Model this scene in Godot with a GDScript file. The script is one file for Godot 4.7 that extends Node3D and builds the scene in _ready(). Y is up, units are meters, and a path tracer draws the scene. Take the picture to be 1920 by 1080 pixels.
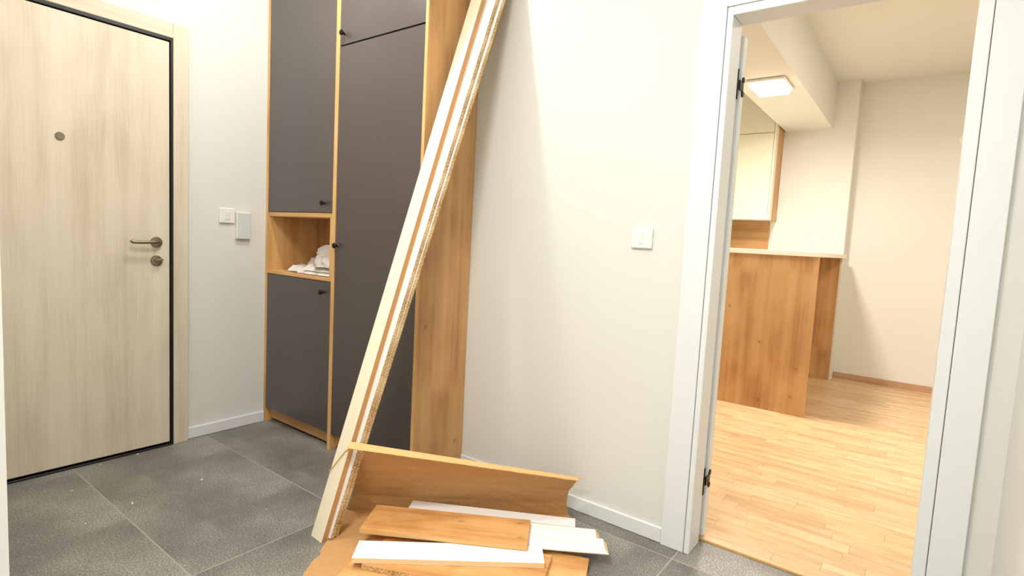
extends Node3D
# Entrance hall with an oak and grey cabinet, leaning boards, a pile of offcuts and a doorway to a kitchen.
# x runs along the wall with the doorway, z towards the viewer, wall faces at x = -0.03 and z = 0.

const ZF := 0.346          # front of the hall cabinet
const WA := -0.03          # face of the entrance wall
var used := {}
var M := {}
var rng := RandomNumberGenerator.new()

func _ready():
	rng.seed = 11
	# ---------------------------------------------------------------- camera, sky, exposure
	var cam := Camera3D.new(); cam.name = "camera"
	cam.transform = Transform3D(Basis(Vector3(0.797476, 0.052064, -0.601101), Vector3(-0.093311, 0.994926, -0.037621), Vector3(0.596092, 0.086091, 0.798287)), Vector3(3.112, 1.173, 2.082))
	cam.fov = 55.343; cam.near = 0.02; cam.current = true
	add_child(cam)
	var env := Environment.new()
	env.background_mode = Environment.BG_COLOR
	env.background_color = Color(0.05, 0.05, 0.055)
	env.tonemap_mode = Environment.TONE_MAPPER_LINEAR
	env.tonemap_exposure = 1.12
	env.sdfgi_enabled = true; env.ssao_enabled = true; env.ssil_enabled = true
	var we := WorldEnvironment.new(); we.name = "world_environment"; we.environment = env; add_child(we)
	materials()
	lamps()
	shell()
	entrance_door()
	doorway()
	hall_cabinet()
	switches()
	leaning_boards()
	cardboard()
	pile()
	crumbs()
	kitchen()

# ==================================================================== helpers
func numbered(parent: Node, called: String) -> String:
	var key := str(parent.get_instance_id()) + called
	var n: int = used.get(key, 0)
	used[key] = n + 1
	return called if n == 0 else "%s_%03d" % [called, n]

func tag(o: Node, label: String, category: String, group := "", kind := ""):
	if label: o.set_meta("label", label)
	if category: o.set_meta("category", category)
	if group: o.set_meta("group", group)
	if kind: o.set_meta("kind", kind)
	return o

func thing(called: String, label: String, category: String, at := Vector3.ZERO, yaw := 0.0, group := "", kind := "") -> Node3D:
	var o := Node3D.new()
	o.name = numbered(self, called); add_child(o, true)
	o.position = at; o.rotation.y = yaw
	tag(o, label, category, group, kind)
	return o

func part(called: String, mesh: Mesh, mat: Material, parent: Node, at := Vector3.ZERO, turn := Basis.IDENTITY) -> MeshInstance3D:
	var o := MeshInstance3D.new()
	o.name = numbered(parent, called); o.mesh = mesh; o.material_override = mat
	o.transform = Transform3D(turn, at)
	o.cast_shadow = GeometryInstance3D.SHADOW_CASTING_SETTING_ON
	parent.add_child(o, true)
	return o

func yaw_basis(a: float) -> Basis:
	return Basis(Vector3.UP, a)

# a chamfered box centred on its origin; UVs in metres with v along the grain axis
func bx(size: Vector3, c := 0.0015, grain := 1, uvo := Vector2.ZERO) -> ArrayMesh:
	var st := SurfaceTool.new(); st.begin(Mesh.PRIMITIVE_TRIANGLES)
	add_bx(st, Vector3.ZERO, size, c, grain, uvo)
	return st.commit()

func add_bx(st: SurfaceTool, at: Vector3, size: Vector3, c := 0.0015, grain := 1, uvo := Vector2.ZERO):
	var h := size * 0.5
	c = minf(c, minf(h.x, minf(h.y, h.z)) * 0.6)
	var corner := func(s: Vector3, axis: int) -> Vector3:
		var p := Vector3(s.x * (h.x - c), s.y * (h.y - c), s.z * (h.z - c))
		p[axis] = s[axis] * h[axis]
		return p
	for axis in 3:
		var u := (axis + 1) % 3
		var v := (axis + 2) % 3
		for sg in [-1.0, 1.0]:
			var q := []
			for k in [[-1, -1], [1, -1], [1, 1], [-1, 1]]:
				var s := Vector3.ZERO
				s[axis] = sg; s[u] = k[0]; s[v] = k[1]
				q.append(corner.call(s, axis))
			var n := Vector3.ZERO; n[axis] = sg
			poly(st, q, n, at, axis, grain, uvo)
	if c > 0.0:
		for axis in 3:                     # edges run along this axis
			var u := (axis + 1) % 3
			var v := (axis + 2) % 3
			for su in [-1.0, 1.0]:
				for sv in [-1.0, 1.0]:
					var a := Vector3.ZERO; a[axis] = -1; a[u] = su; a[v] = sv
					var b := a; b[axis] = 1
					var n := Vector3.ZERO; n[u] = su; n[v] = sv
					poly(st, [corner.call(a, u), corner.call(b, u), corner.call(b, v), corner.call(a, v)], n.normalized(), at, u, grain, uvo)
		for sx in [-1.0, 1.0]:
			for sy in [-1.0, 1.0]:
				for sz in [-1.0, 1.0]:
					var s := Vector3(sx, sy, sz)
					poly(st, [corner.call(s, 0), corner.call(s, 1), corner.call(s, 2)], s.normalized(), at, 0, grain, uvo)

func poly(st: SurfaceTool, q: Array, n: Vector3, at: Vector3, axis: int, grain: int, uvo: Vector2):
	# flat convex polygon turned so that it faces n (front faces run clockwise)
	var c: Vector3 = (q[1] - q[0]).cross(q[2] - q[0])
	if c.dot(n) > 0: q.reverse()
	var o := -1
	for k in 3:
		if k != axis and k != grain: o = k
	for i in range(1, q.size() - 1):
		for p in [q[0], q[i], q[i + 1]]:
			st.set_normal(n)
			if axis == grain:
				st.set_uv(Vector2(p[(axis + 1) % 3], p[(axis + 2) % 3]) + uvo)
			else:
				st.set_uv(Vector2(p[o], p[grain]) + uvo)
			st.add_vertex(p + at)

# box between two corners, as (mesh, centre)
func slab(called: String, lo: Vector3, hi: Vector3, mat: Material, parent: Node, c := 0.0015, grain := 1) -> MeshInstance3D:
	return part(called, bx(hi - lo, c, grain, Vector2(rng.randf() * 7.0, rng.randf() * 7.0)), mat, parent, (lo + hi) * 0.5)

# surface of revolution round +z from (radius, z) pairs
func lathe(profile: Array, n := 24) -> ArrayMesh:
	var st := SurfaceTool.new(); st.begin(Mesh.PRIMITIVE_TRIANGLES)
	for i in profile.size() - 1:
		var a: Vector2 = profile[i]
		var b: Vector2 = profile[i + 1]
		for k in n:
			var t0 := TAU * k / n
			var t1 := TAU * (k + 1) / n
			var p := [ring(a, t0), ring(a, t1), ring(b, t1), ring(b, t0)]
			var d := (b - a).normalized()
			var nn := Vector2(d.y, -d.x)
			if nn.x < 0 or (absf(nn.x) < 1e-5 and false): nn = nn
			for tri in [[0, 2, 1], [0, 3, 2]]:
				for j in tri:
					var t := t0 if j in [0, 3] else t1
					st.set_normal(Vector3(cos(t) * nn.x, sin(t) * nn.x, nn.y))
					st.set_uv(Vector2(t, p[j].z))
					st.add_vertex(p[j])
	return st.commit()

func ring(p: Vector2, t: float) -> Vector3:
	return Vector3(cos(t) * p.x, sin(t) * p.x, p.y)

# a sheet with thickness over a grid of points: rows x columns
func sheet(rows: Array, thick: float, smooth := true) -> ArrayMesh:
	var st := SurfaceTool.new(); st.begin(Mesh.PRIMITIVE_TRIANGLES)
	var nr := rows.size()
	var nc: int = rows[0].size()
	var nrm := []
	for i in nr:
		var line := []
		for j in nc:
			var a: Vector3 = rows[i][mini(j + 1, nc - 1)] - rows[i][maxi(j - 1, 0)]
			var b: Vector3 = rows[mini(i + 1, nr - 1)][j] - rows[maxi(i - 1, 0)][j]
			line.append(b.cross(a).normalized())
		nrm.append(line)
	var at := func(i: int, j: int, side: float) -> Vector3: return rows[i][j] + nrm[i][j] * side * thick * 0.5
	for side in [1.0, -1.0]:
		for i in nr - 1:
			for j in nc - 1:
				var ids := [[i, j], [i, j + 1], [i + 1, j + 1], [i + 1, j]]
				var order := [0, 1, 2, 0, 2, 3] if side > 0 else [0, 2, 1, 0, 3, 2]
				var fn: Vector3 = (rows[i + 1][j] - rows[i][j]).cross(rows[i][j + 1] - rows[i][j]).normalized()
				for k in order:
					var id: Array = ids[k]
					st.set_normal((nrm[id[0]][id[1]] if smooth else fn) * side)
					st.set_uv(Vector2(float(id[1]) / nc, float(id[0]) / nr))
					st.add_vertex(at.call(id[0], id[1], side))
	var rim := []
	for j in nc - 1: rim.append([[0, j], [0, j + 1]])
	for i in nr - 1: rim.append([[i, nc - 1], [i + 1, nc - 1]])
	for j in range(nc - 1, 0, -1): rim.append([[nr - 1, j], [nr - 1, j - 1]])
	for i in range(nr - 1, 0, -1): rim.append([[i, 0], [i - 1, 0]])
	for e in rim:
		var a0: Vector3 = at.call(e[0][0], e[0][1], 1.0)
		var b0: Vector3 = at.call(e[1][0], e[1][1], 1.0)
		var a1: Vector3 = at.call(e[0][0], e[0][1], -1.0)
		var b1: Vector3 = at.call(e[1][0], e[1][1], -1.0)
		var n := (b0 - a0).cross(a1 - a0).normalized()
		for p in [a0, b1, b0, a0, a1, b1]:
			st.set_normal(n); st.set_uv(Vector2(p.x, p.y)); st.add_vertex(p)
	return st.commit()

func tube(pts: Array, r: float, n := 8) -> ArrayMesh:
	var st := SurfaceTool.new(); st.begin(Mesh.PRIMITIVE_TRIANGLES)
	var rings := []
	for i in pts.size():
		var d: Vector3 = (pts[mini(i + 1, pts.size() - 1)] - pts[maxi(i - 1, 0)]).normalized()
		var up := Vector3.UP if absf(d.y) < 0.9 else Vector3.RIGHT
		var a := d.cross(up).normalized()
		var b := d.cross(a).normalized()
		var line := []
		for k in n:
			var t := TAU * k / n
			line.append([pts[i] + (a * cos(t) + b * sin(t)) * r, a * cos(t) + b * sin(t)])
		rings.append(line)
	for i in pts.size() - 1:
		for k in n:
			var q := [rings[i][k], rings[i][(k + 1) % n], rings[i + 1][(k + 1) % n], rings[i + 1][k]]
			for j in [0, 2, 1, 0, 3, 2]:
				st.set_normal(q[j][1]); st.set_uv(Vector2(k, i)); st.add_vertex(q[j][0])
	for e in [0, pts.size() - 1]:
		var d: Vector3 = (pts[1] - pts[0]).normalized() * -1.0 if e == 0 else (pts[-1] - pts[-2]).normalized()
		var q := []
		for k in n: q.append(rings[e][k][0])
		poly(st, q, d, Vector3.ZERO, 0, 1, Vector2.ZERO)
	return st.commit()

# outline in (x, y) with a width in z: extruded along +x from 0 to len, the far end sheared by its height
func moulding(profile: Array, length: float, top: float, shear: float) -> ArrayMesh:
	# profile holds (z, y) points; the end is mitred: x = length + shear * (top - y)
	var st := SurfaceTool.new(); st.begin(Mesh.PRIMITIVE_TRIANGLES)
	var mid := Vector2.ZERO
	for p in profile: mid += p / profile.size()
	var pos := func(p: Vector2, far: bool) -> Vector3: return Vector3((length + shear * (top - p.y)) if far else 0.0, p.y, p.x)
	for i in profile.size():
		var a: Vector2 = profile[i]
		var b: Vector2 = profile[(i + 1) % profile.size()]
		var d := (b - a).normalized()
		var n := Vector3(0, -d.x, d.y)
		if n.dot(Vector3(0, (a.y + b.y) / 2 - mid.y, (a.x + b.x) / 2 - mid.x)) < 0: n = -n
		poly(st, [pos.call(a, false), pos.call(b, false), pos.call(b, true), pos.call(a, true)], n, Vector3.ZERO, 1, 0, Vector2.ZERO)
	var q0 := []
	var q1 := []
	for p in profile: q0.append(pos.call(p, false)); q1.append(pos.call(p, true))
	poly(st, q0, Vector3(-1, 0, 0), Vector3.ZERO, 0, 1, Vector2.ZERO)
	poly(st, q1, Vector3(1, shear, 0).normalized(), Vector3.ZERO, 0, 1, Vector2.ZERO)
	return st.commit()

# ==================================================================== materials
func noise_bytes(sd: int, freq: float, w: int, h: int, W: int, H: int, oct := 3) -> PackedByteArray:
	var f := FastNoiseLite.new(); f.seed = sd; f.frequency = freq; f.noise_type = FastNoiseLite.TYPE_SIMPLEX_SMOOTH
	f.fractal_octaves = oct
	var im := f.get_seamless_image(w, h)
	im.convert(Image.FORMAT_L8)
	if w != W or h != H: im.resize(W, H, Image.INTERPOLATE_CUBIC)
	return im.get_data()

func wood(sd: int, base: Color, dark: Color, light: Color, amount: float, fine: float, knots: int, W := 512, H := 1024) -> ImageTexture:
	var broad := noise_bytes(sd, 0.014, W, 32, W, H, 2)
	var mid := noise_bytes(sd + 1, 0.045, W, 24, W, H, 3)
	var thin := noise_bytes(sd + 2, 0.22, W, 48, W, H, 2)
	var cloud := noise_bytes(sd + 3, 0.02, 128, 128, W, H, 3)
	var r := RandomNumberGenerator.new(); r.seed = sd
	var ks := []
	for k in knots: ks.append(Vector3(r.randf() * W, r.randf() * H, r.randf_range(4, 9)))
	var out := PackedByteArray(); out.resize(W * H * 3)
	for y in H:
		for x in W:
			var i := y * W + x
			var t := (broad[i] - 128) * 0.0030 * amount + (mid[i] - 128) * 0.0018 * amount + (thin[i] - 128) * 0.0020 * fine + (cloud[i] - 128) * 0.0040 * amount
			var c := base.lerp(light, clampf(t * 1.3, 0, 1)) if t > 0 else base.lerp(dark, clampf(-t * 1.3, 0, 1))
			out[i * 3] = int(clampf(c.r, 0, 1) * 255); out[i * 3 + 1] = int(clampf(c.g, 0, 1) * 255); out[i * 3 + 2] = int(clampf(c.b, 0, 1) * 255)
	for k in ks:
		var R := int(k.z * 4)
		for dy in range(-R, R):
			for dx in range(-R, R):
				var px := posmod(int(k.x) + dx, W)
				var py := posmod(int(k.y) + dy, H)
				var d := sqrt(pow((dx + 2.0 * sin(dy * 0.35)) / k.z, 2) + pow(dy / (k.z * 1.15), 2))
				var a := 0.42 * exp(-d * d * 2.2) + 0.22 * exp(-d * d * 0.28) * (0.6 + 0.4 * cos(d * 4.0 + dy * 0.3))
				var i := (py * W + px) * 3
				for ch in 3: out[i + ch] = int(lerpf(out[i + ch], dark[ch] * 150.0, a))
	return ImageTexture.create_from_image(Image.create_from_data(W, H, false, Image.FORMAT_RGB8, out))

func speckle(sd: int, base: Color, dark: Color, light: Color, S: int, freq: float, contrast: float, flecks: float) -> ImageTexture:
	var a := noise_bytes(sd, freq, S, S, S, S, 3)
	var b := noise_bytes(sd + 1, freq * 2.2, S, S, S, S, 2)
	var c0 := noise_bytes(sd + 2, 0.012, S / 4, S / 4, S, S, 3)
	var out := PackedByteArray(); out.resize(S * S * 3)
	for i in S * S:
		var t := ((a[i] - 128) * 0.006 + (c0[i] - 128) * 0.003) * contrast
		var c := base.lerp(light, clampf(t, 0, 1)) if t > 0 else base.lerp(dark, clampf(-t, 0, 1))
		if flecks > 0 and b[i] > 178: c = c.lerp(light, clampf((b[i] - 178) * 0.022 * flecks, 0, 0.9))
		if b[i] < 76: c = c.lerp(dark, clampf((76 - b[i]) * 0.02 * flecks, 0, 0.8))
		out[i * 3] = int(clampf(c.r, 0, 1) * 255); out[i * 3 + 1] = int(clampf(c.g, 0, 1) * 255); out[i * 3 + 2] = int(clampf(c.b, 0, 1) * 255)
	return ImageTexture.create_from_image(Image.create_from_data(S, S, false, Image.FORMAT_RGB8, out))

func mat(color: Color, rough: float, tex: Texture2D = null, uv := Vector2.ONE, metal := 0.0, spec := 0.5) -> StandardMaterial3D:
	var m := StandardMaterial3D.new()
	m.albedo_color = color; m.roughness = rough; m.metallic = metal; m.metallic_specular = spec
	if tex:
		m.albedo_texture = tex
		m.uv1_scale = Vector3(1.0 / uv.x, 1.0 / uv.y, 1)
	return m

func c8(r: int, g: int, b: int) -> Color:
	return Color(r / 255.0, g / 255.0, b / 255.0)

func materials():
	M.wall = mat(c8(222, 222, 216), 0.9)
	M.kitchen_wall = mat(c8(228, 226, 218), 0.9)
	M.white = mat(c8(226, 230, 232), 0.45)
	M.plastic = mat(c8(236, 236, 232), 0.35)
	M.glass_grey = mat(c8(208, 217, 216), 0.2)
	M.black = mat(c8(14, 12, 12), 0.5)
	M.hinge = mat(c8(22, 18, 17), 0.4, null, Vector2.ONE, 0.6)
	M.metal = mat(c8(140, 130, 108), 0.32, null, Vector2.ONE, 0.9)
	M.bronze = mat(c8(52, 44, 44), 0.28, null, Vector2.ONE, 0.8)
	M.door_leaf = mat(Color.WHITE, 0.55, wood(21, c8(214, 203, 182), c8(186, 172, 148), c8(226, 217, 200), 0.62, 0.7, 0), Vector2(0.8, 2.2))
	M.oak = mat(Color.WHITE, 0.5, wood(41, c8(197, 151, 98), c8(158, 110, 64), c8(213, 170, 118), 0.8, 0.5, 6), Vector2(0.7, 1.6))
	M.oak_edge = mat(Color.WHITE, 0.5, wood(61, c8(220, 172, 110), c8(190, 138, 80), c8(232, 190, 132), 0.9, 0.5, 0, 256, 512), Vector2(0.6, 1.6))
	M.oak_warm = mat(Color.WHITE, 0.5, wood(81, c8(216, 162, 100), c8(180, 122, 66), c8(230, 182, 124), 0.9, 0.5, 6, 512, 512), Vector2(0.5, 0.9))
	M.grey = mat(Color.WHITE, 0.36, speckle(5, c8(76, 67, 66), c8(68, 59, 59), c8(84, 76, 75), 256, 0.25, 0.35, 0.0), Vector2(0.4, 0.4), 0.0, 0.85)
	M.tile = mat(Color.WHITE, 0.42, speckle(7, c8(120, 117, 112), c8(84, 80, 75), c8(206, 202, 195), 512, 0.13, 0.85, 1.2), Vector2(0.62, 0.62))
	M.grout = mat(c8(168, 163, 154), 0.9)
	M.card = mat(Color.WHITE, 0.85, speckle(9, c8(202, 156, 102), c8(182, 134, 80), c8(216, 172, 120), 256, 0.06, 0.22, 0.0), Vector2(0.5, 0.5))
	M.card_lip = mat(c8(226, 182, 122), 0.85)
	M.chip = mat(Color.WHITE, 0.85, speckle(13, c8(200, 164, 112), c8(128, 92, 50), c8(236, 212, 168), 256, 0.11, 2.0, 1.4), Vector2(0.22, 0.22))
	M.cream = mat(c8(246, 236, 210), 0.55)
	M.board_white = mat(c8(240, 240, 240), 0.5)
	M.raw = mat(c8(238, 208, 160), 0.8)
	M.edge_brown = mat(c8(190, 140, 88), 0.6)
	M.bag = mat(c8(236, 232, 228), 0.4); M.bag.cull_mode = BaseMaterial3D.CULL_DISABLED
	M.bag_grey = mat(c8(206, 196, 188), 0.45); M.bag_grey.cull_mode = BaseMaterial3D.CULL_DISABLED
	M.crumb = mat(c8(232, 228, 216), 0.9)
	var px := wood(101, c8(217, 184, 142), c8(190, 153, 111), c8(228, 201, 161), 0.9, 0.7, 0, 256, 512)
	M.strips = []
	for t in [Color(1, 1, 1), Color(0.965, 0.95, 0.93), Color(0.985, 0.975, 0.96), Color(0.94, 0.91, 0.88), Color(1.0, 0.985, 0.95)]:
		M.strips.append(mat(t, 0.38, px, Vector2(0.25, 0.8)))
	M.skirt = mat(Color.WHITE, 0.6, wood(121, c8(188, 146, 112), c8(160, 118, 86), c8(204, 164, 130), 0.7, 0.6, 0, 128, 256), Vector2(0.3, 1.0))
	M.cab_white = mat(c8(236, 230, 206), 0.35)
	M.counter = mat(c8(238, 228, 208), 0.4)

func glow(color: Color, energy: float) -> StandardMaterial3D:
	var m := mat(color, 0.4)
	m.emission_enabled = true; m.emission = color; m.emission_energy_multiplier = energy
	return m

# ==================================================================== lamps
func lamps():
	var warm := Color(1.0, 0.98, 0.95)
	# hall: a bare bulb by the entrance
	var a := thing("ceiling_lamp", "bare bulb lamp hanging from the ceiling by the entrance door", "lamp", Vector3(0.98, 2.66, 0.74))
	part("bulb", lathe([Vector2(0.001, -0.05), Vector2(0.025, -0.045), Vector2(0.038, -0.02), Vector2(0.038, 0.005), Vector2(0.018, 0.04), Vector2(0.015, 0.05)]), glow(warm, 4.0), a, Vector3.ZERO, Basis(Vector3.RIGHT, -PI / 2))
	part("socket", lathe([Vector2(0.001, 0.05), Vector2(0.02, 0.05), Vector2(0.02, 0.1), Vector2(0.045, 0.15), Vector2(0.05, 0.18)]), M.plastic, a, Vector3.ZERO, Basis(Vector3.RIGHT, -PI / 2))
	omni(a, Vector3(0, 0, 0), warm, 0.85, 0.045)
	# hall: a second one further back along the hall
	var e := thing("ceiling_lamp", "flat square ceiling lamp in the middle of the hall", "lamp", Vector3(2.25, 2.8, 1.75))
	part("frame", bx(Vector3(0.5, 0.03, 0.5), 0.006), M.plastic, e, Vector3(0, -0.016, 0))
	part("diffuser", bx(Vector3(0.46, 0.02, 0.46), 0.008), glow(warm, 2.5), e, Vector3(0, -0.041, 0))
	area(e, Vector3(0, -0.056, 0), Vector2(0.46, 0.46), Color(1.0, 0.985, 0.965), 3.7)
	# hall: its twin at the back end
	var b := thing("ceiling_lamp", "flat square ceiling lamp at the back end of the hall", "lamp", Vector3(2.6, 2.8, 3.4))
	part("frame", bx(Vector3(0.5, 0.03, 0.5), 0.006), M.plastic, b, Vector3(0, -0.016, 0))
	part("diffuser", bx(Vector3(0.46, 0.02, 0.46), 0.008), glow(warm, 2.5), b, Vector3(0, -0.041, 0))
	area(b, Vector3(0, -0.056, 0), Vector2(0.46, 0.46), Color(1.0, 0.985, 0.965), 3.4)
	# kitchen: rectangular lamp under the boxed beam
	var k := thing("ceiling_lamp", "rectangular glowing ceiling lamp under the boxed beam in the kitchen", "lamp", Vector3(2.12, 2.37, -2.17))
	part("frame", bx(Vector3(0.25, 0.02, 0.33), 0.006), M.plastic, k, Vector3(0, -0.011, 0))
	part("diffuser", bx(Vector3(0.21, 0.03, 0.29), 0.012), glow(Color(1.0, 0.92, 0.78), 5.0), k, Vector3(0, -0.036, 0))
	area(k, Vector3(0, -0.056, 0), Vector2(0.21, 0.29), Color(1.0, 0.975, 0.94), 4.6)
	# the living end of the kitchen: a second lamp beyond the doorway
	var l := thing("ceiling_lamp", "flat square ceiling lamp at the far living end of the kitchen room", "lamp", Vector3(3.9, 2.8, -1.9))
	part("frame", bx(Vector3(0.5, 0.03, 0.5), 0.006), M.plastic, l, Vector3(0, -0.016, 0))
	part("diffuser", bx(Vector3(0.46, 0.02, 0.46), 0.008), glow(Color(1.0, 0.92, 0.8), 2.5), l, Vector3(0, -0.041, 0))
	area(l, Vector3(0, -0.056, 0), Vector2(0.46, 0.46), Color(1.0, 0.98, 0.94), 3.1)

func omni(parent: Node3D, at: Vector3, color: Color, energy: float, size: float):
	var o := OmniLight3D.new(); o.name = "bulb_light"
	o.light_color = color; o.light_energy = energy; o.light_size = size
	o.omni_range = 12.0; o.omni_attenuation = 2.0; o.shadow_enabled = true
	o.position = at; parent.add_child(o)

func area(parent: Node3D, at: Vector3, size: Vector2, color: Color, energy: float):
	var o := AreaLight3D.new(); o.name = "panel_light"
	o.area_size = size; o.light_color = color; o.light_energy = energy
	o.area_range = 12.0; o.area_attenuation = 2.0
	o.shadow_enabled = true
	o.position = at; o.rotation.x = -PI / 2; parent.add_child(o)

# ==================================================================== room shell
func structure(called: String, label: String, category: String, boxes: Array, m: Material) -> MeshInstance3D:
	var st := SurfaceTool.new(); st.begin(Mesh.PRIMITIVE_TRIANGLES)
	for b in boxes: add_bx(st, (b[0] + b[1]) * 0.5, b[1] - b[0], 0.0)
	var o := part(called, st.commit(), m, self)
	tag(o, label, category, "", "structure")
	return o

func shell():
	var v := func(a, b, c) -> Vector3: return Vector3(a, b, c)
	structure("wall_entrance", "off-white wall around the pale wood entrance door", "wall", [
		[v.call(WA - 0.25, -0.1, -0.11), v.call(WA, 2.95, 0.85)],
		[v.call(WA - 0.25, -0.1, 1.79), v.call(WA, 2.95, 2.1)],
		[v.call(WA - 0.25, 2.1, 0.85), v.call(WA, 2.95, 1.79)],
		[v.call(WA - 0.25, -0.1, 0.85), v.call(WA, -0.02, 1.79)],
		[v.call(WA - 0.25, -0.02, 0.85), v.call(WA - 0.15, 2.1, 1.79)]], M.wall)
	structure("wall_back", "off-white wall with the open white doorway and the light switch", "wall", [
		[v.call(WA, -0.1, -0.11), v.call(2.47, 2.95, 0)],
		[v.call(3.19, -0.1, -0.11), v.call(3.5, 2.95, 0)],
		[v.call(2.47, 2.03, -0.11), v.call(3.19, 2.95, 0)]], M.wall)
	structure("wall_left", "white wall corner in the near left foreground beside the entrance door", "wall", [[v.call(WA, -0.1, 1.865), v.call(1.9, 2.95, 4.3)]], M.wall)
	structure("wall_right", "off-white wall close on the right beside the doorway trim", "wall", [[v.call(3.348, -0.1, 0), v.call(3.5, 2.95, 4.3)]], M.wall)
	structure("wall_rear", "off-white wall closing the hall behind the viewer", "wall", [[v.call(1.9, -0.1, 4.2), v.call(3.348, 2.95, 4.35)]], M.wall)
	structure("ceiling", "white flat ceiling over the hall", "ceiling", [[v.call(WA, 2.8, 0), v.call(3.348, 2.95, 4.2)]], M.wall)
	# tiled floor: a bed of grout with every tile its own piece
	var f := structure("floor", "dark grey speckled tile floor with light joints", "floor", [[v.call(WA, -0.1, -0.13), v.call(3.348, -0.0006, 4.2)]], M.grout)
	var xs := [WA, 1.251, 2.447, 3.348]
	var zs := [-0.128]
	for k in 8: zs.append(0.088 + 0.604 * k)
	for i in xs.size() - 1:
		for j in zs.size() - 1:
			if xs[i + 1] < 1.9 and zs[j] > 1.9: continue
			var lo := Vector3(xs[i] + 0.0024, -0.012, zs[j] + 0.0024)
			var hi := Vector3(xs[i + 1] - 0.0024, 0.0, minf(zs[j + 1], 4.2) - 0.0024)
			slab("tile", lo, hi, M.tile, f, 0.0006, 2)
	# baseboards
	var bb := 0.062
	base("baseboard_entrance", "low white baseboard between the entrance door frame and the cabinet", Vector3(WA, 0, ZF + 0.002), Vector3(WA + 0.018, bb, 0.789))
	base("baseboard_back", "low white baseboard between the oak cabinet side and the doorway trim", Vector3(1.29, 0, 0), Vector3(2.372, bb, 0.013))
	base("baseboard_right", "low white baseboard along the near right wall", Vector3(3.334, 0, 0.014), Vector3(3.348, bb, 4.2))
	base("baseboard_left", "low white baseboard along the near left wall corner", Vector3(1.9, 0, 1.9), Vector3(1.912, bb, 4.2))

func base(called: String, label: String, lo: Vector3, hi: Vector3):
	tag(slab(called, lo, hi, M.white, self, 0.003), label, "baseboard", "", "structure")

# ==================================================================== entrance door
func entrance_door():
	var d := thing("door_1", "pale wood laminate entrance door with black seal and a metal lever handle", "door", Vector3(0, 0, 1.32), 0.0, "", "structure")
	var z := -1.32
	var X := 0.01
	# casing: two uprights and a head, grain along each
	slab("casing", Vector3(WA, 0, 0.789 + z), Vector3(X, 2.162, 0.861 + z), M.door_leaf, d, 0.002)
	slab("casing", Vector3(WA, 0, 1.785 + z), Vector3(X, 2.162, 1.86 + z), M.door_leaf, d, 0.002)
	slab("casing", Vector3(WA, 2.09, 0.8615 + z), Vector3(X, 2.162, 1.7845 + z), M.door_leaf, d, 0.002, 2)
	# black steel frame behind and round the leaf
	slab("black_frame", Vector3(-0.10, 0, 0.861 + z), Vector3(X - 0.001, 2.09, 0.874 + z), M.black, d, 0.001)
	slab("black_frame", Vector3(-0.10, 0, 1.772 + z), Vector3(X - 0.001, 2.09, 1.785 + z), M.black, d, 0.001)
	slab("black_frame", Vector3(-0.10, 2.074, 0.874 + z), Vector3(X - 0.001, 2.09, 1.772 + z), M.black, d, 0.001)
	slab("threshold", Vector3(-0.10, 0, 0.874 + z), Vector3(X + 0.004, 0.010, 1.772 + z), M.black, d, 0.002)
	slab("seal", Vector3(-0.07, 0.010, 0.874 + z), Vector3(-0.02, 2.074, 1.772 + z), M.black, d, 0.001)
	var leaf := slab("leaf", Vector3(-0.06, 0.021, 0.880 + z), Vector3(X, 2.066, 1.766 + z), M.door_leaf, d, 0.002)
	var lc := leaf.position
	var face := Basis(Vector3.UP, PI / 2)                # local +z of a lathe looks along +x
	var rose := [Vector2(0.027, 0.0), Vector2(0.027, 0.004), Vector2(0.0245, 0.009), Vector2(0.014, 0.0105), Vector2(0.001, 0.0105)]
	part("peephole", lathe([Vector2(0.0175, 0), Vector2(0.0175, 0.004), Vector2(0.0145, 0.008), Vector2(0.001, 0.0075)]), M.metal, leaf, Vector3(X, 1.528, 1.321 + z) - lc, face)
	part("handle_rosette", lathe(rose), M.metal, leaf, Vector3(X, 1.071, 0.941 + z) - lc, face)
	var h := Vector3(X, 1.073, 0.941 + z) - lc
	part("lever_handle", tube([h + Vector3(0.008, 0, 0), h + Vector3(0.038, 0, 0), h + Vector3(0.05, 0, 0.006), h + Vector3(0.053, 0, 0.02), h + Vector3(0.053, -0.002, 0.075), h + Vector3(0.05, -0.002, 0.118), h + Vector3(0.046, 0.006, 0.126)], 0.0085, 12), M.metal, leaf)
	part("lock_rosette", lathe(rose), M.metal, leaf, Vector3(X, 0.977, 0.941 + z) - lc, face)
	part("thumb_turn", bx(Vector3(0.026, 0.011, 0.036), 0.003), M.metal, leaf, Vector3(X + 0.022, 0.983, 0.938 + z) - lc, Basis(Vector3.RIGHT, 0.15))

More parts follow.
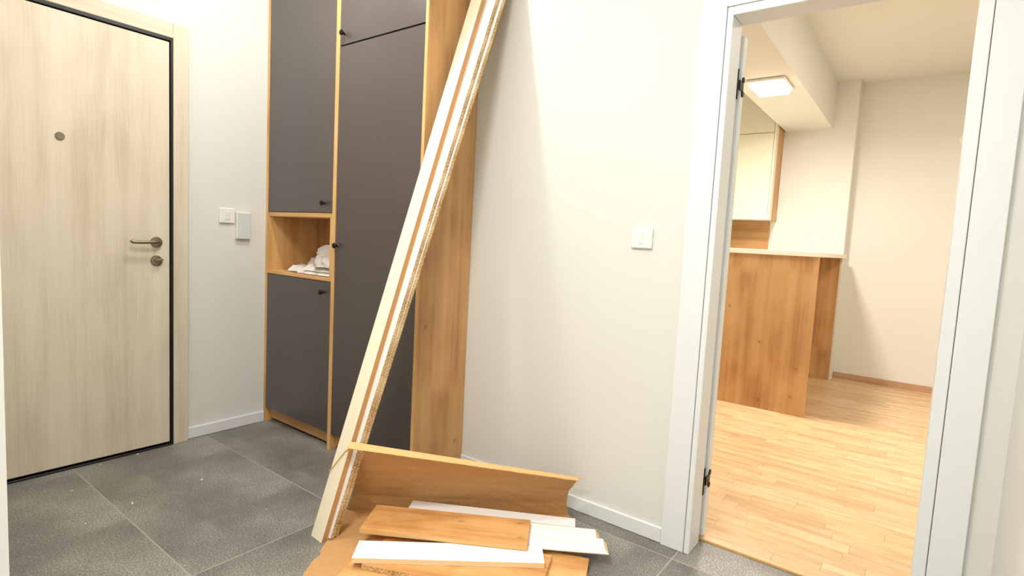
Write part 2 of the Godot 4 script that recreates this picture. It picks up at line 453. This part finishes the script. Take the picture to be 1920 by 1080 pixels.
# ==================================================================== doorway to the kitchen
func doorway():
	var d := thing("door_2", "white doorway trim with its door folded open into the kitchen", "door", Vector3(2.83, 0, 0), 0.0, "", "structure")
	var o := Vector3(-2.83, 0, 0)
	var s := func(called, lo, hi, m = M.white, c = 0.002): return slab(called, lo + o, hi + o, m, d, c)
	s.call("casing", Vector3(2.373, 0, 0.0), Vector3(2.464, 2.133, 0.020))
	s.call("casing", Vector3(3.202, 0, 0.0), Vector3(3.284, 2.133, 0.020))
	s.call("casing", Vector3(2.4645, 2.042, 0.0), Vector3(3.2015, 2.133, 0.020))
	s.call("jamb", Vector3(2.466, 0, -0.098), Vector3(2.487, 2.040, 0.018))
	s.call("jamb", Vector3(3.167, 0, -0.098), Vector3(3.200, 2.040, 0.018))
	s.call("head_jamb", Vector3(2.4875, 2.010, -0.098), Vector3(3.1665, 2.040, 0.018))
	s.call("kitchen_casing", Vector3(2.392, 0.008, -0.125), Vector3(2.476, 2.10, -0.110))
	s.call("kitchen_casing", Vector3(3.185, 0.008, -0.125), Vector3(3.27, 2.10, -0.110))
	s.call("kitchen_casing", Vector3(2.476, 2.02, -0.125), Vector3(3.185, 2.10, -0.110))
	var leaf: MeshInstance3D = s.call("leaf", Vector3(1.79, 0.018, -0.170), Vector3(2.492, 1.985, -0.128))
	leaf.set_meta("label", "open white door leaf seen edge on")
	for y in [1.80, 0.255]:
		var plate := slab("hinge", Vector3(2.485, y - 0.055, -0.103) + o, Vector3(2.4905, y + 0.055, -0.094) + o, M.hinge, d, 0.001)
		var c := Vector3(2.492, y, -0.146) + o - plate.position
		part("hinge_leaf", bx(Vector3(0.005, 0.05, 0.022), 0.002), M.hinge, plate, c)
		part("hinge_arm", bx(Vector3(0.006, 0.036, 0.036), 0.002), M.hinge, plate, c + Vector3(0, 0, 0.022))
		for k in [-1, 1]:
			part("hinge_lobe", lathe([Vector2(0.001, -0.003), Vector2(0.011, -0.003), Vector2(0.011, 0.004), Vector2(0.001, 0.004)], 16), M.hinge, plate, c + Vector3(0.001, 0.026 * k, -0.003), Basis(Vector3.UP, PI / 2))
			part("hinge_screw", lathe([Vector2(0.003, 0.0), Vector2(0.0025, 0.0015), Vector2(0.001, 0.0015)], 10), M.metal, plate, c + Vector3(0.0025, 0.014 * k, -0.002), Basis(Vector3.UP, PI / 2))

# ==================================================================== hall cabinet
func hall_cabinet():
	var c := thing("hall_cabinet", "tall built-in oak cabinet with flat grey doors and an open niche", "cabinet", Vector3(0.63, 0, 0.17))
	var o := Vector3(-0.63, 0, -0.17)
	var T := 2.77
	var s := func(called, lo, hi, m, grain = 1, ch = 0.001): return slab(called, lo + o, hi + o, m, c, ch, grain)
	s.call("side_panel", Vector3(WA + 0.002, 0, 0.002), Vector3(-0.011, T, ZF), M.oak_edge)
	s.call("inner_side", Vector3(-0.0105, 0.905, 0.02), Vector3(0.011, 1.265, ZF - 0.001), M.oak_edge)
	s.call("divider", Vector3(0.623, 0, 0.002), Vector3(0.649, T, ZF), M.oak_edge)
	s.call("side_panel", Vector3(1.2705, 0, 0.002), Vector3(1.288, T, ZF), M.oak)
	s.call("edge_strip", Vector3(1.2705, 0, ZF), Vector3(1.288, T, ZF + 0.0012), M.oak_edge, 1, 0.0004)
	s.call("top_panel", Vector3(-0.011, T - 0.02, 0.002), Vector3(0.623, T, ZF - 0.02), M.oak_edge, 0)
	s.call("top_panel", Vector3(0.649, T - 0.02, 0.002), Vector3(1.270, T, ZF - 0.02), M.oak_edge, 0)
	s.call("back_panel", Vector3(-0.011, 0.09, 0.004), Vector3(1.270, T - 0.02, 0.018), M.oak)
	s.call("shelf", Vector3(-0.010, 1.242, 0.019), Vector3(0.6225, 1.265, ZF), M.oak_edge, 0)
	s.call("shelf", Vector3(-0.010, 0.906, 0.019), Vector3(0.6225, 0.924, ZF), M.oak_edge, 0)
	s.call("inner_side", Vector3(0.605, 0.924, 0.02), Vector3(0.6225, 1.242, ZF - 0.001), M.oak_edge)
	s.call("plinth", Vector3(-0.010, 0.018, 0.295), Vector3(0.622, 0.09, 0.312), M.oak, 0)
	s.call("plinth", Vector3(0.650, 0.018, 0.295), Vector3(1.270, 0.09, 0.312), M.oak, 0)
	s.call("bottom_panel", Vector3(-0.010, 0.075, 0.02), Vector3(0.622, 0.092, ZF - 0.03), M.oak_edge, 0)
	s.call("bottom_panel", Vector3(0.650, 0.075, 0.02), Vector3(1.270, 0.092, ZF - 0.03), M.oak_edge, 0)
	# doors: x0, x1, y0, y1, knob
	for d in [[-0.0085, 0.6205, 1.2685, 2.765, Vector2(0.553, 1.318)], [-0.0085, 0.6205, 0.088, 0.9035, Vector2(0.56, 0.846)], [0.6515, 1.2675, 0.088, 2.100, Vector2(0.672, 1.099)], [0.6515, 1.2675, 2.107, 2.765, Vector2(0.69, 2.158)]]:
		var lo := Vector3(d[0], d[2], ZF - 0.022)
		var hi := Vector3(d[1], d[3], ZF - 0.003)
		var door: MeshInstance3D = s.call("door", lo, hi, M.grey, 1, 0.0012)
		part("knob", lathe([Vector2(0.009, 0), Vector2(0.006, 0.004), Vector2(0.0055, 0.014), Vector2(0.0125, 0.017), Vector2(0.0145, 0.022), Vector2(0.0125, 0.027), Vector2(0.007, 0.030), Vector2(0.0005, 0.031)], 20), M.bronze, door, Vector3(d[4].x, d[4].y, ZF - 0.003) - (lo + hi) * 0.5)
	# crumpled bag in the niche
	var b := thing("plastic_bag", "crumpled white plastic bag stuffed in the open cabinet niche", "bag", Vector3(0.38, 0.924, 0.2))
	var no := FastNoiseLite.new(); no.seed = 4; no.frequency = 9.0; no.fractal_type = FastNoiseLite.FRACTAL_RIDGED; no.fractal_octaves = 3
	# x from, x to, z back, z front, base height, rise at right, material
	for q in [[-0.22, 0.215, -0.10, 0.10, 0.012, 0.03, 0.035, M.bag_grey], [-0.235, 0.0, -0.02, 0.11, 0.02, -0.006, 0.03, M.bag], [-0.12, 0.218, -0.06, 0.128, 0.012, 0.016, 0.03, M.bag], [-0.08, 0.218, -0.08, 0.118, 0.035, 0.02, 0.03, M.bag], [-0.16, 0.16, -0.12, 0.05, 0.05, 0.03, 0.05, M.bag_grey]]:
		var rows := []
		for i in 14:
			var line := []
			var tz := i / 13.0
			for j in 22:
				var tx := j / 21.0
				var x := lerpf(q[0], q[1], tx) + 0.02 * no.get_noise_2d(tz * 0.3, q[0] + 3.0) * (1.0 - tx)
				var zz := lerpf(q[2], q[3], tz) - 0.02 * absf(no.get_noise_2d(tx * 0.25, q[2] + 8.0))
				var edge := sin(clampf(tz, 0, 1) * PI * 0.5 + 0.5 * PI * 0.5)
				var y: float = q[4] + q[5] * tx + (no.get_noise_2d(x + q[2] * 7.0, zz) * 0.5 + 0.5) * q[6] * edge
				if tz > 0.8: y = lerpf(y, maxf(0.004, q[4] - 0.012), (tz - 0.8) / 0.2)
				line.append(Vector3(x, maxf(y, 0.003), zz))
			rows.append(line)
		part("fold", sheet(rows, 0.0015), q[7], b)
	# the stiff upright lobe at the right
	var rows := []
	for i in 12:
		var line := []
		var t := i / 11.0
		for j in 14:
			var u := j / 13.0
			var x := lerpf(0.035 - 0.045 * t + (0.05 * (t - 0.8) * 5.0 if t > 0.8 else 0.0), 0.215, u)
			var y := 0.05 + t * (0.115 + 0.006 * sin(u * 9.0))
			var zz := 0.10 - 0.07 * t + 0.018 * sin(u * 3.5 + t * 2.0) + 0.022 * no.get_noise_2d(u * 0.22, t * 0.3)
			line.append(Vector3(x, y, zz))
		rows.append(line)
	part("fold", sheet(rows, 0.0015), M.bag_grey, b)

# ==================================================================== switches
func switches():
	var s := thing("light_switch", "square white light switch on the wall left of the doorway", "light switch", Vector3(2.198, 1.21, 0))
	part("plate", bx(Vector3(0.088, 0.084, 0.012), 0.005), M.plastic, s, Vector3(0, 0, 0.0062))
	part("rocker", bx(Vector3(0.023, 0.046, 0.008), 0.002), M.plastic, s, Vector3(-0.003, 0, 0.0125), Basis(Vector3.RIGHT, 0.07))
	var t := thing("light_switch", "square white light switch beside the entrance door frame", "light switch", Vector3(WA, 1.228, 0.575))
	part("plate", bx(Vector3(0.014, 0.084, 0.084), 0.005), M.plastic, t, Vector3(0.0072, 0, 0))
	part("rocker", bx(Vector3(0.008, 0.046, 0.03), 0.002), M.plastic, t, Vector3(0.0145, 0, 0.0), Basis(Vector3.BACK, -0.07))
	var i := thing("intercom", "slim upright grey-white intercom box on the wall by the cabinet", "intercom", Vector3(WA, 1.176, 0.487))
	part("housing", bx(Vector3(0.022, 0.152, 0.080), 0.003), M.plastic, i, Vector3(0.0115, 0, 0))
	part("front_panel", bx(Vector3(0.004, 0.146, 0.074), 0.001), M.glass_grey, i, Vector3(0.0235, 0, 0))

# ==================================================================== boards
func lean_basis(dir: Vector3) -> Basis:
	var y := dir.normalized()
	var x := (Vector3(1, 0, 0.10) - y * Vector3(1, 0, 0.10).dot(y)).normalized()
	return Basis(x, y, x.cross(y))

func leaning_boards():
	# right front bottom corner, a second point on the same edge, width, length
	var g := "long boards leaning on the wall"
	var defs := [
		["leaning_board", "long cream faced board at the front of the leaning stack", Vector3(1.395, 0.001, 0.899), Vector3(1.414, 2.24, 0.150), 0.077, 2.56, 0.026, 0],
		["leaning_board", "long white board with a raw chipboard edge, middle of the leaning stack", Vector3(1.412, 0.012, 0.8715), Vector3(1.478, 2.245, 0.1225), 0.086, 2.52, 0.018, 1],
		["leaning_board", "long chipboard edged board at the back of the leaning stack nearest the wall", Vector3(1.407, 0.012, 0.8515), Vector3(1.497, 2.240, 0.1025), 0.088, 2.50, 0.018, 1]]
	for d in defs:
		var o := thing(d[0], d[1], "board", d[2], 0.0, g)
		o.transform.basis = lean_basis(d[3] - d[2])
		var w: float = d[4]
		var L: float = d[5]
		var t: float = d[6]
		if d[7] == 0:
			part("core", bx(Vector3(w - 0.002, L, t - 0.003), 0.001), M.edge_brown, o, Vector3(-w / 2, L / 2, -t / 2))
			part("face", bx(Vector3(w, L, 0.0015), 0.0005), M.cream, o, Vector3(-w / 2, L / 2, -0.00075))
			part("back_face", bx(Vector3(w, L, 0.0015), 0.0005), M.cream, o, Vector3(-w / 2, L / 2, -t + 0.00075))
		else:
			part("core", bx(Vector3(w, L, t - 0.0006), 0.0003), M.chip, o, Vector3(-w / 2, L / 2, -t / 2 - 0.0003))
			part("face", bx(Vector3(w, L, 0.0006), 0.0002), M.board_white, o, Vector3(-w / 2, L / 2, -0.0003))

const O := Vector3(1.268, 0, 0.691)
const E1 := Vector3(0.766, 0, -0.643)
const E2 := Vector3(0.643, 0, 0.766)
func at(a: float, y: float, b: float) -> Vector3:
	return O + E1 * a + E2 * b + Vector3(0, y, 0)

func cardboard():
	var c := thing("cardboard_box", "opened brown cardboard box under the pile with its back flap standing up", "box", O)
	var no := FastNoiseLite.new(); no.seed = 8; no.frequency = 3.0
	var jag := FastNoiseLite.new(); jag.seed = 3; jag.frequency = 22.0
	# base sheet, lying on the floor
	var rows := []
	for i in 25:
		var line := []
		var b := lerpf(-0.012, 0.80, i / 24.0)
		var left := 0.0 if b < 0.2 else -0.014 - 0.10 * (b - 0.2)
		if b > 0.30 and b < 0.345: left += 0.012
		for j in 25:
			var a := lerpf(left, 0.945, j / 24.0)
			line.append(at(a, 0.004 + maxf(0.0, no.get_noise_2d(a * 2.0, b * 2.0)) * 0.004, b) - O)
		rows.append(line)
	part("base_sheet", sheet(rows, 0.004), M.card, c)
	# standing flap: rows base, crease, crease, crest (left column to right column)
	var L := [[0.0, 0.006, -0.012], [0.022, 0.075, -0.004], [0.050, 0.20, 0.066], [0.108, 0.360, 0.168]]
	var R := [[0.941, 0.006, -0.012], [0.928, 0.060, -0.002], [0.930, 0.130, 0.022], [0.958, 0.207, 0.075]]
	rows = []
	for k in 3:
		for s in (6 if k < 2 else 7):
			var t := s / 6.0
			var line := []
			for j in 41:
				var u := j / 40.0
				var p0 := Vector3(lerpf(L[k][0], R[k][0], u), lerpf(L[k][1], R[k][1], u), lerpf(L[k][2], R[k][2], u))
				var p1 := Vector3(lerpf(L[k + 1][0], R[k + 1][0], u), lerpf(L[k + 1][1], R[k + 1][1], u), lerpf(L[k + 1][2], R[k + 1][2], u))
				var p := p0.lerp(p1, t)
				line.append(at(p.x, p.y, p.z + 0.003 * no.get_noise_2d(p.x * 3.0, p.y * 8.0)) - O)
			rows.append(line)
	part("back_flap", sheet(rows, 0.004, false), M.card, c)
	# folded lip along the crest, torn along its front
	rows = []
	for i in 4:
		var t := i / 3.0
		var line := []
		for j in 61:
			var u := j / 60.0
			var back := Vector3(lerpf(0.044, 0.960, u), lerpf(0.373, 0.211, u), lerpf(0.178, 0.075, u))
			var front := Vector3(lerpf(0.048, 0.950, u), lerpf(0.360, 0.212, u), lerpf(0.212, 0.108, u))
			front.z += 0.004 * jag.get_noise_1d(u * 6.0)
			var p := back.lerp(front, t)
			p.y += 0.004 * sin(t * PI)
			line.append(at(p.x, p.y, p.z) - O)
		rows.append(line)
	part("torn_lip", sheet(rows, 0.004), M.card_lip, c)
	part("torn_tip", sheet([[at(0.952, 0.212, 0.072) - O, at(0.986, 0.206, 0.073) - O], [at(0.952, 0.213, 0.084) - O, at(0.984, 0.206, 0.077) - O]], 0.002), M.card_lip, c)
	# torn paper strip pulled across the front board
	var B := lean_basis(Vector3(1.414, 2.24, 0.150) - Vector3(1.395, 0.001, 0.899))
	var P := Vector3(1.395, 0.001, 0.899)
	var pts := [at(0.046, 0.364, 0.20) - O]
	for q in [Vector2(0.002, 0.352), Vector2(-0.012, 0.343), Vector2(-0.03, 0.318), Vector2(-0.06, 0.272), Vector2(-0.0785, 0.245)]:
		pts.append(P + B.x * q.x + B.y * q.y + B.z * 0.003 - O)
	pts.append(P + B.x * -0.081 + B.y * 0.243 - B.z * 0.004 - O)
	part("torn_strip", tube(pts, 0.0022, 6), M.card_lip, c)

func plank(called: String, label: String, corner: Vector3, yaw: float, size: Vector3, top: Material, edge: Material, group: String, roll := 0.0) -> Node3D:
	# corner: back left top corner in the pile's own axes (along, up, forward)
	var base_at := at(corner.x, corner.y - size.y, corner.z)
	var o := thing(called, label, "board", base_at, deg_to_rad(40.0 - yaw), group)
	if roll: o.rotate_object_local(Vector3.RIGHT, roll)
	var m := Vector3(size.x / 2, size.y / 2, size.z / 2)
	part("core", bx(size - Vector3(0, 0.002, 0), 0.0006, 0, Vector2(rng.randf() * 3, rng.randf() * 3)), edge, o, m)
	part("face", bx(Vector3(size.x, 0.001, size.z), 0.0002, 0, Vector2(rng.randf() * 3, rng.randf() * 3)), top, o, m + Vector3(0, size.y / 2 - 0.0005, 0))
	part("under_face", bx(Vector3(size.x, 0.001, size.z), 0.0002, 0, Vector2(rng.randf() * 3, rng.randf() * 3)), top, o, m - Vector3(0, size.y / 2 - 0.0005, 0))
	return o

func pile():
	var g := "offcuts piled on the cardboard"
	# rotated 16 degrees: u, w axes
	var uw := func(u: float, w: float) -> Vector2: return Vector2(u * 0.961 - w * 0.276, u * 0.276 + w * 0.961)
	var q: Vector2 = uw.call(0.213, 0.07)
	plank("board_offcut", "wide oak board at the bottom of the pile, lying on the cardboard", Vector3(q.x, 0.027, q.y), 16.0, Vector3(0.807, 0.019, 0.50), M.oak_warm, M.oak_edge, g)
	q = uw.call(0.275, 0.12)
	plank("board_offcut", "oak board with a raw chipboard front edge, under the front white board", Vector3(q.x, 0.0465, q.y), 16.5, Vector3(0.614, 0.019, 0.262), M.oak_warm, M.chip, g)
	plank("board_offcut", "narrow white board at the back of the pile beside the cardboard flap", Vector3(0.277, 0.065, 0.012), 10.3, Vector3(0.678, 0.018, 0.066), M.board_white, M.board_white, g)
	plank("board_offcut", "white board with a cream edge at the front of the pile", Vector3(0.123, 0.065, 0.3275), 0.8, Vector3(0.663, 0.018, 0.109), M.board_white, M.raw, g)
	plank("board_offcut", "oak board with knots lying on top of the pile", Vector3(0.141, 0.0845, 0.096), 8.7, Vector3(0.622, 0.018, 0.188), M.oak_warm, M.oak_edge, g)
	var prof := [Vector2(0, 0), Vector2(0, 0.018), Vector2(0.050, 0.018), Vector2(0.062, 0.011), Vector2(0.064, 0.002), Vector2(0.063, 0)]
	var b := thing("skirting_offcut", "white mitred skirting offcut behind its twin on the pile", "skirting board", at(0.46, 0.047, 0.131), deg_to_rad(40.0 - 8.6), g)
	part("body", moulding(prof, 0.555, 0.018, 0.9), M.board_white, b)
	part("raw_end", moulding([Vector2(0.002, 0.001), Vector2(0.002, 0.017), Vector2(0.05, 0.017), Vector2(0.061, 0.011), Vector2(0.062, 0.001)], 0.004, 0.018, 0.9), M.raw, b, Vector3(0.5515, 0, 0))
	b = thing("skirting_offcut", "white mitred skirting offcut overhanging the right front of the pile", "skirting board", at(0.44, 0.047, 0.215), deg_to_rad(40.0 - 6.4), g)
	part("body", moulding([Vector2(0, 0), Vector2(0, 0.018), Vector2(0.060, 0.018), Vector2(0.073, 0.012), Vector2(0.078, 0.004), Vector2(0.077, 0)], 0.588, 0.018, 0.9), M.board_white, b)
	part("raw_end", moulding([Vector2(0.002, 0.001), Vector2(0.002, 0.017), Vector2(0.060, 0.017), Vector2(0.072, 0.0115), Vector2(0.076, 0.001)], 0.004, 0.018, 0.9), M.raw, b, Vector3(0.5845, 0, 0))

func crumbs():
	var g := "crumbs of plaster on the tiles"
	for d in [[0.569, 1.240, 0.010, "largest white plaster crumb, in the middle of the tiles before the door"], [0.621, 1.414, 0.006, "flat white plaster crumb on the near left tile"], [0.043, 1.197, 0.006, "small white plaster crumb near the middle of the door threshold"], [0.544, 0.954, 0.009, "thin white plaster flake on the tile before the cabinet"], [0.267, 1.364, 0.005, "tiny white plaster crumb just left of the joint at the door"], [0.03, 1.036, 0.009, "thin white flake touching the door threshold near its right end"], [1.009, 0.899, 0.004, "tiny white plaster crumb close to the leaning boards"]]:
		var st := SurfaceTool.new(); st.begin(Mesh.PRIMITIVE_TRIANGLES)
		var r: float = d[2]
		var pts := []
		var n := 7
		for k in n:
			var t := TAU * k / n
			var rr := r * rng.randf_range(0.6, 1.0)
			pts.append(Vector3(cos(t) * rr, 0.0, sin(t) * rr * 0.55))
		for k in n:
			var a: Vector3 = pts[k]
			var b: Vector3 = pts[(k + 1) % n]
			var ta := a * 0.7 + Vector3(0, r * 0.45, 0)
			var tb := b * 0.7 + Vector3(0, r * 0.4, 0)
			poly(st, [a, b, tb, ta], ((a + b).normalized() + Vector3.UP * 0.5).normalized(), Vector3.ZERO, 1, 0, Vector2.ZERO)
			poly(st, [ta, tb, Vector3(0, r * 0.45, 0)], Vector3.UP, Vector3.ZERO, 1, 0, Vector2.ZERO)
		var o := part("plaster_crumb", st.commit(), M.crumb, self, Vector3(d[0], 0.0003, d[1]), yaw_basis(rng.randf() * TAU))
		tag(o, d[3], "debris", g)

# ==================================================================== kitchen
func kitchen():
	var v := func(a, b, c) -> Vector3: return Vector3(a, b, c)
	var KX := 0.9
	var KR := 4.6
	structure("wall_kitchen_back", "cream white far wall of the kitchen with a shallow projecting bay", "wall", [
		[v.call(KX - 0.1, -0.1, -4.2), v.call(KR, 2.95, -4.05)],
		[v.call(KX, -0.1, -4.05), v.call(2.492, 2.95, -3.888)]], M.kitchen_wall)
	structure("wall_kitchen_left", "cream white left wall of the kitchen behind the open door", "wall", [[v.call(KX - 0.1, -0.1, -4.05), v.call(KX, 2.95, -0.11)]], M.kitchen_wall)
	structure("wall_kitchen_right", "cream white right wall of the kitchen past the doorway", "wall", [[v.call(KR, -0.1, -4.2), v.call(KR + 0.1, 2.95, 0)]], M.kitchen_wall)
	structure("wall_kitchen_front", "off-white kitchen side wall right of the doorway", "wall", [[v.call(3.5, -0.1, -0.11), v.call(KR, 2.95, 0)]], M.kitchen_wall)
	structure("ceiling_kitchen", "warm white ceiling over the kitchen", "ceiling", [[v.call(KX, 2.8, -4.05), v.call(KR, 2.95, -0.11)]], M.kitchen_wall)
	structure("trim_1", "boxed white beam under the kitchen ceiling carrying the lamp", "beam", [[v.call(1.905, 2.37, -3.888), v.call(2.305, 2.8, -0.11)]], M.kitchen_wall)
	# parquet: strips of wood in rows, each its own piece where it shows
	var f := structure("floor_kitchen", "light oak strip parquet floor of the kitchen", "floor", [[v.call(KX, -0.1, -4.05), v.call(KR, 0.0, -0.131)]], M.strips[3])
	var edge := slab("edge_strip", Vector3(2.44, -0.002, -0.131), Vector3(3.21, 0.0085, -0.124), M.oak_edge, f, 0.001, 0)
	edge.position.y += 0.0
	var rows := 55
	var dz := (4.05 - 0.131) / rows
	var st := SurfaceTool.new(); st.begin(Mesh.PRIMITIVE_TRIANGLES)
	for r in rows:
		var z1 := -0.131 - dz * r
		var z0 := z1 - dz
		var x := KX - rng.randf() * 0.4
		while x < KR:
			var len := rng.randf_range(0.32, 0.55)
			var lo := Vector3(maxf(x, KX), -0.004, z0 + 0.0003)
			var hi := Vector3(minf(x + len, KR) - 0.0005, 0.008, z1 - 0.0003)
			x += len
			if hi.x - lo.x < 0.01: continue
			if z1 < -3.888 and hi.x < 2.5: continue
			if hi.x > 1.95 and lo.x < 3.35:
				slab("strip", lo, hi, M.strips[rng.randi() % 5], f, 0.0005, 0)
			else:
				add_bx(st, (lo + hi) * 0.5, hi - lo, 0.0, 0, Vector2(rng.randf(), rng.randf()))
	var rest := part("outlying_strips", st.commit(), M.strips[1], f)
	rest.set_meta("kind", "stuff")
	tag(slab("baseboard_kitchen", Vector3(2.494, 0.008, -4.05), Vector3(KR, 0.066, -4.035), M.skirt, self, 0.002, 0), "brown wood baseboard along the far kitchen wall", "baseboard", "", "structure")
	# bar counter
	var c := thing("bar_counter", "oak bar counter with a white top at the kitchen doorway", "counter", Vector3(2.1, 0.008, -3.1))
	var o := Vector3(-2.1, -0.008, 3.1)
	slab("worktop", Vector3(1.55, 1.168, -3.884) + o, Vector3(2.519, 1.203, -2.305) + o, M.counter, c, 0.002, 2)
	slab("front_panel", Vector3(1.55, 0.0085, -2.332) + o, Vector3(2.515, 1.168, -2.312) + o, M.oak, c, 0.001)
	slab("rear_panel", Vector3(1.55, 0.0085, -3.886) + o, Vector3(2.476, 1.168, -3.866) + o, M.oak, c, 0.001)
	# upper cabinet
	var u := thing("wall_cabinet", "cream white kitchen wall cabinet with flat doors beside the beam", "cabinet", Vector3(1.45, 1.495, -3.72))
	o = Vector3(-1.45, -1.495, 3.72)
	slab("carcass", Vector3(1.0, 1.498, -3.886) + o, Vector3(1.872, 2.79, -3.572) + o, M.cab_white, u, 0.001)
	slab("side_panel", Vector3(1.874, 1.495, -3.64) + o, Vector3(1.892, 2.79, -3.55) + o, M.cab_white, u, 0.001)
	slab("side_infill", Vector3(1.873, 1.498, -3.886) + o, Vector3(1.890, 2.79, -3.641) + o, M.oak, u, 0.001)
	for y in [[1.495, 2.306], [2.311, 2.79]]:
		slab("door", Vector3(1.44, y[0], -3.570) + o, Vector3(1.871, y[1], -3.550) + o, M.cab_white, u, 0.001)
		slab("door", Vector3(1.005, y[0], -3.570) + o, Vector3(1.436, y[1], -3.550) + o, M.cab_white, u, 0.001)
	tag(slab("splashback", Vector3(1.0, 1.204, -3.887), Vector3(1.835, 1.494, -3.875), M.oak, self, 0.001, 0), "oak splashback panel under the kitchen wall cabinet", "splashback")
	# a blank round cover high on the far wall
	var k := part("round_wall_cover", lathe([Vector2(0.045, 0), Vector2(0.045, 0.006), Vector2(0.04, 0.01), Vector2(0.001, 0.011)], 28), M.plastic, self, Vector3(3.285, 2.235, -4.05))
	tag(k, "round white cover plate high on the far kitchen wall", "wall cover")
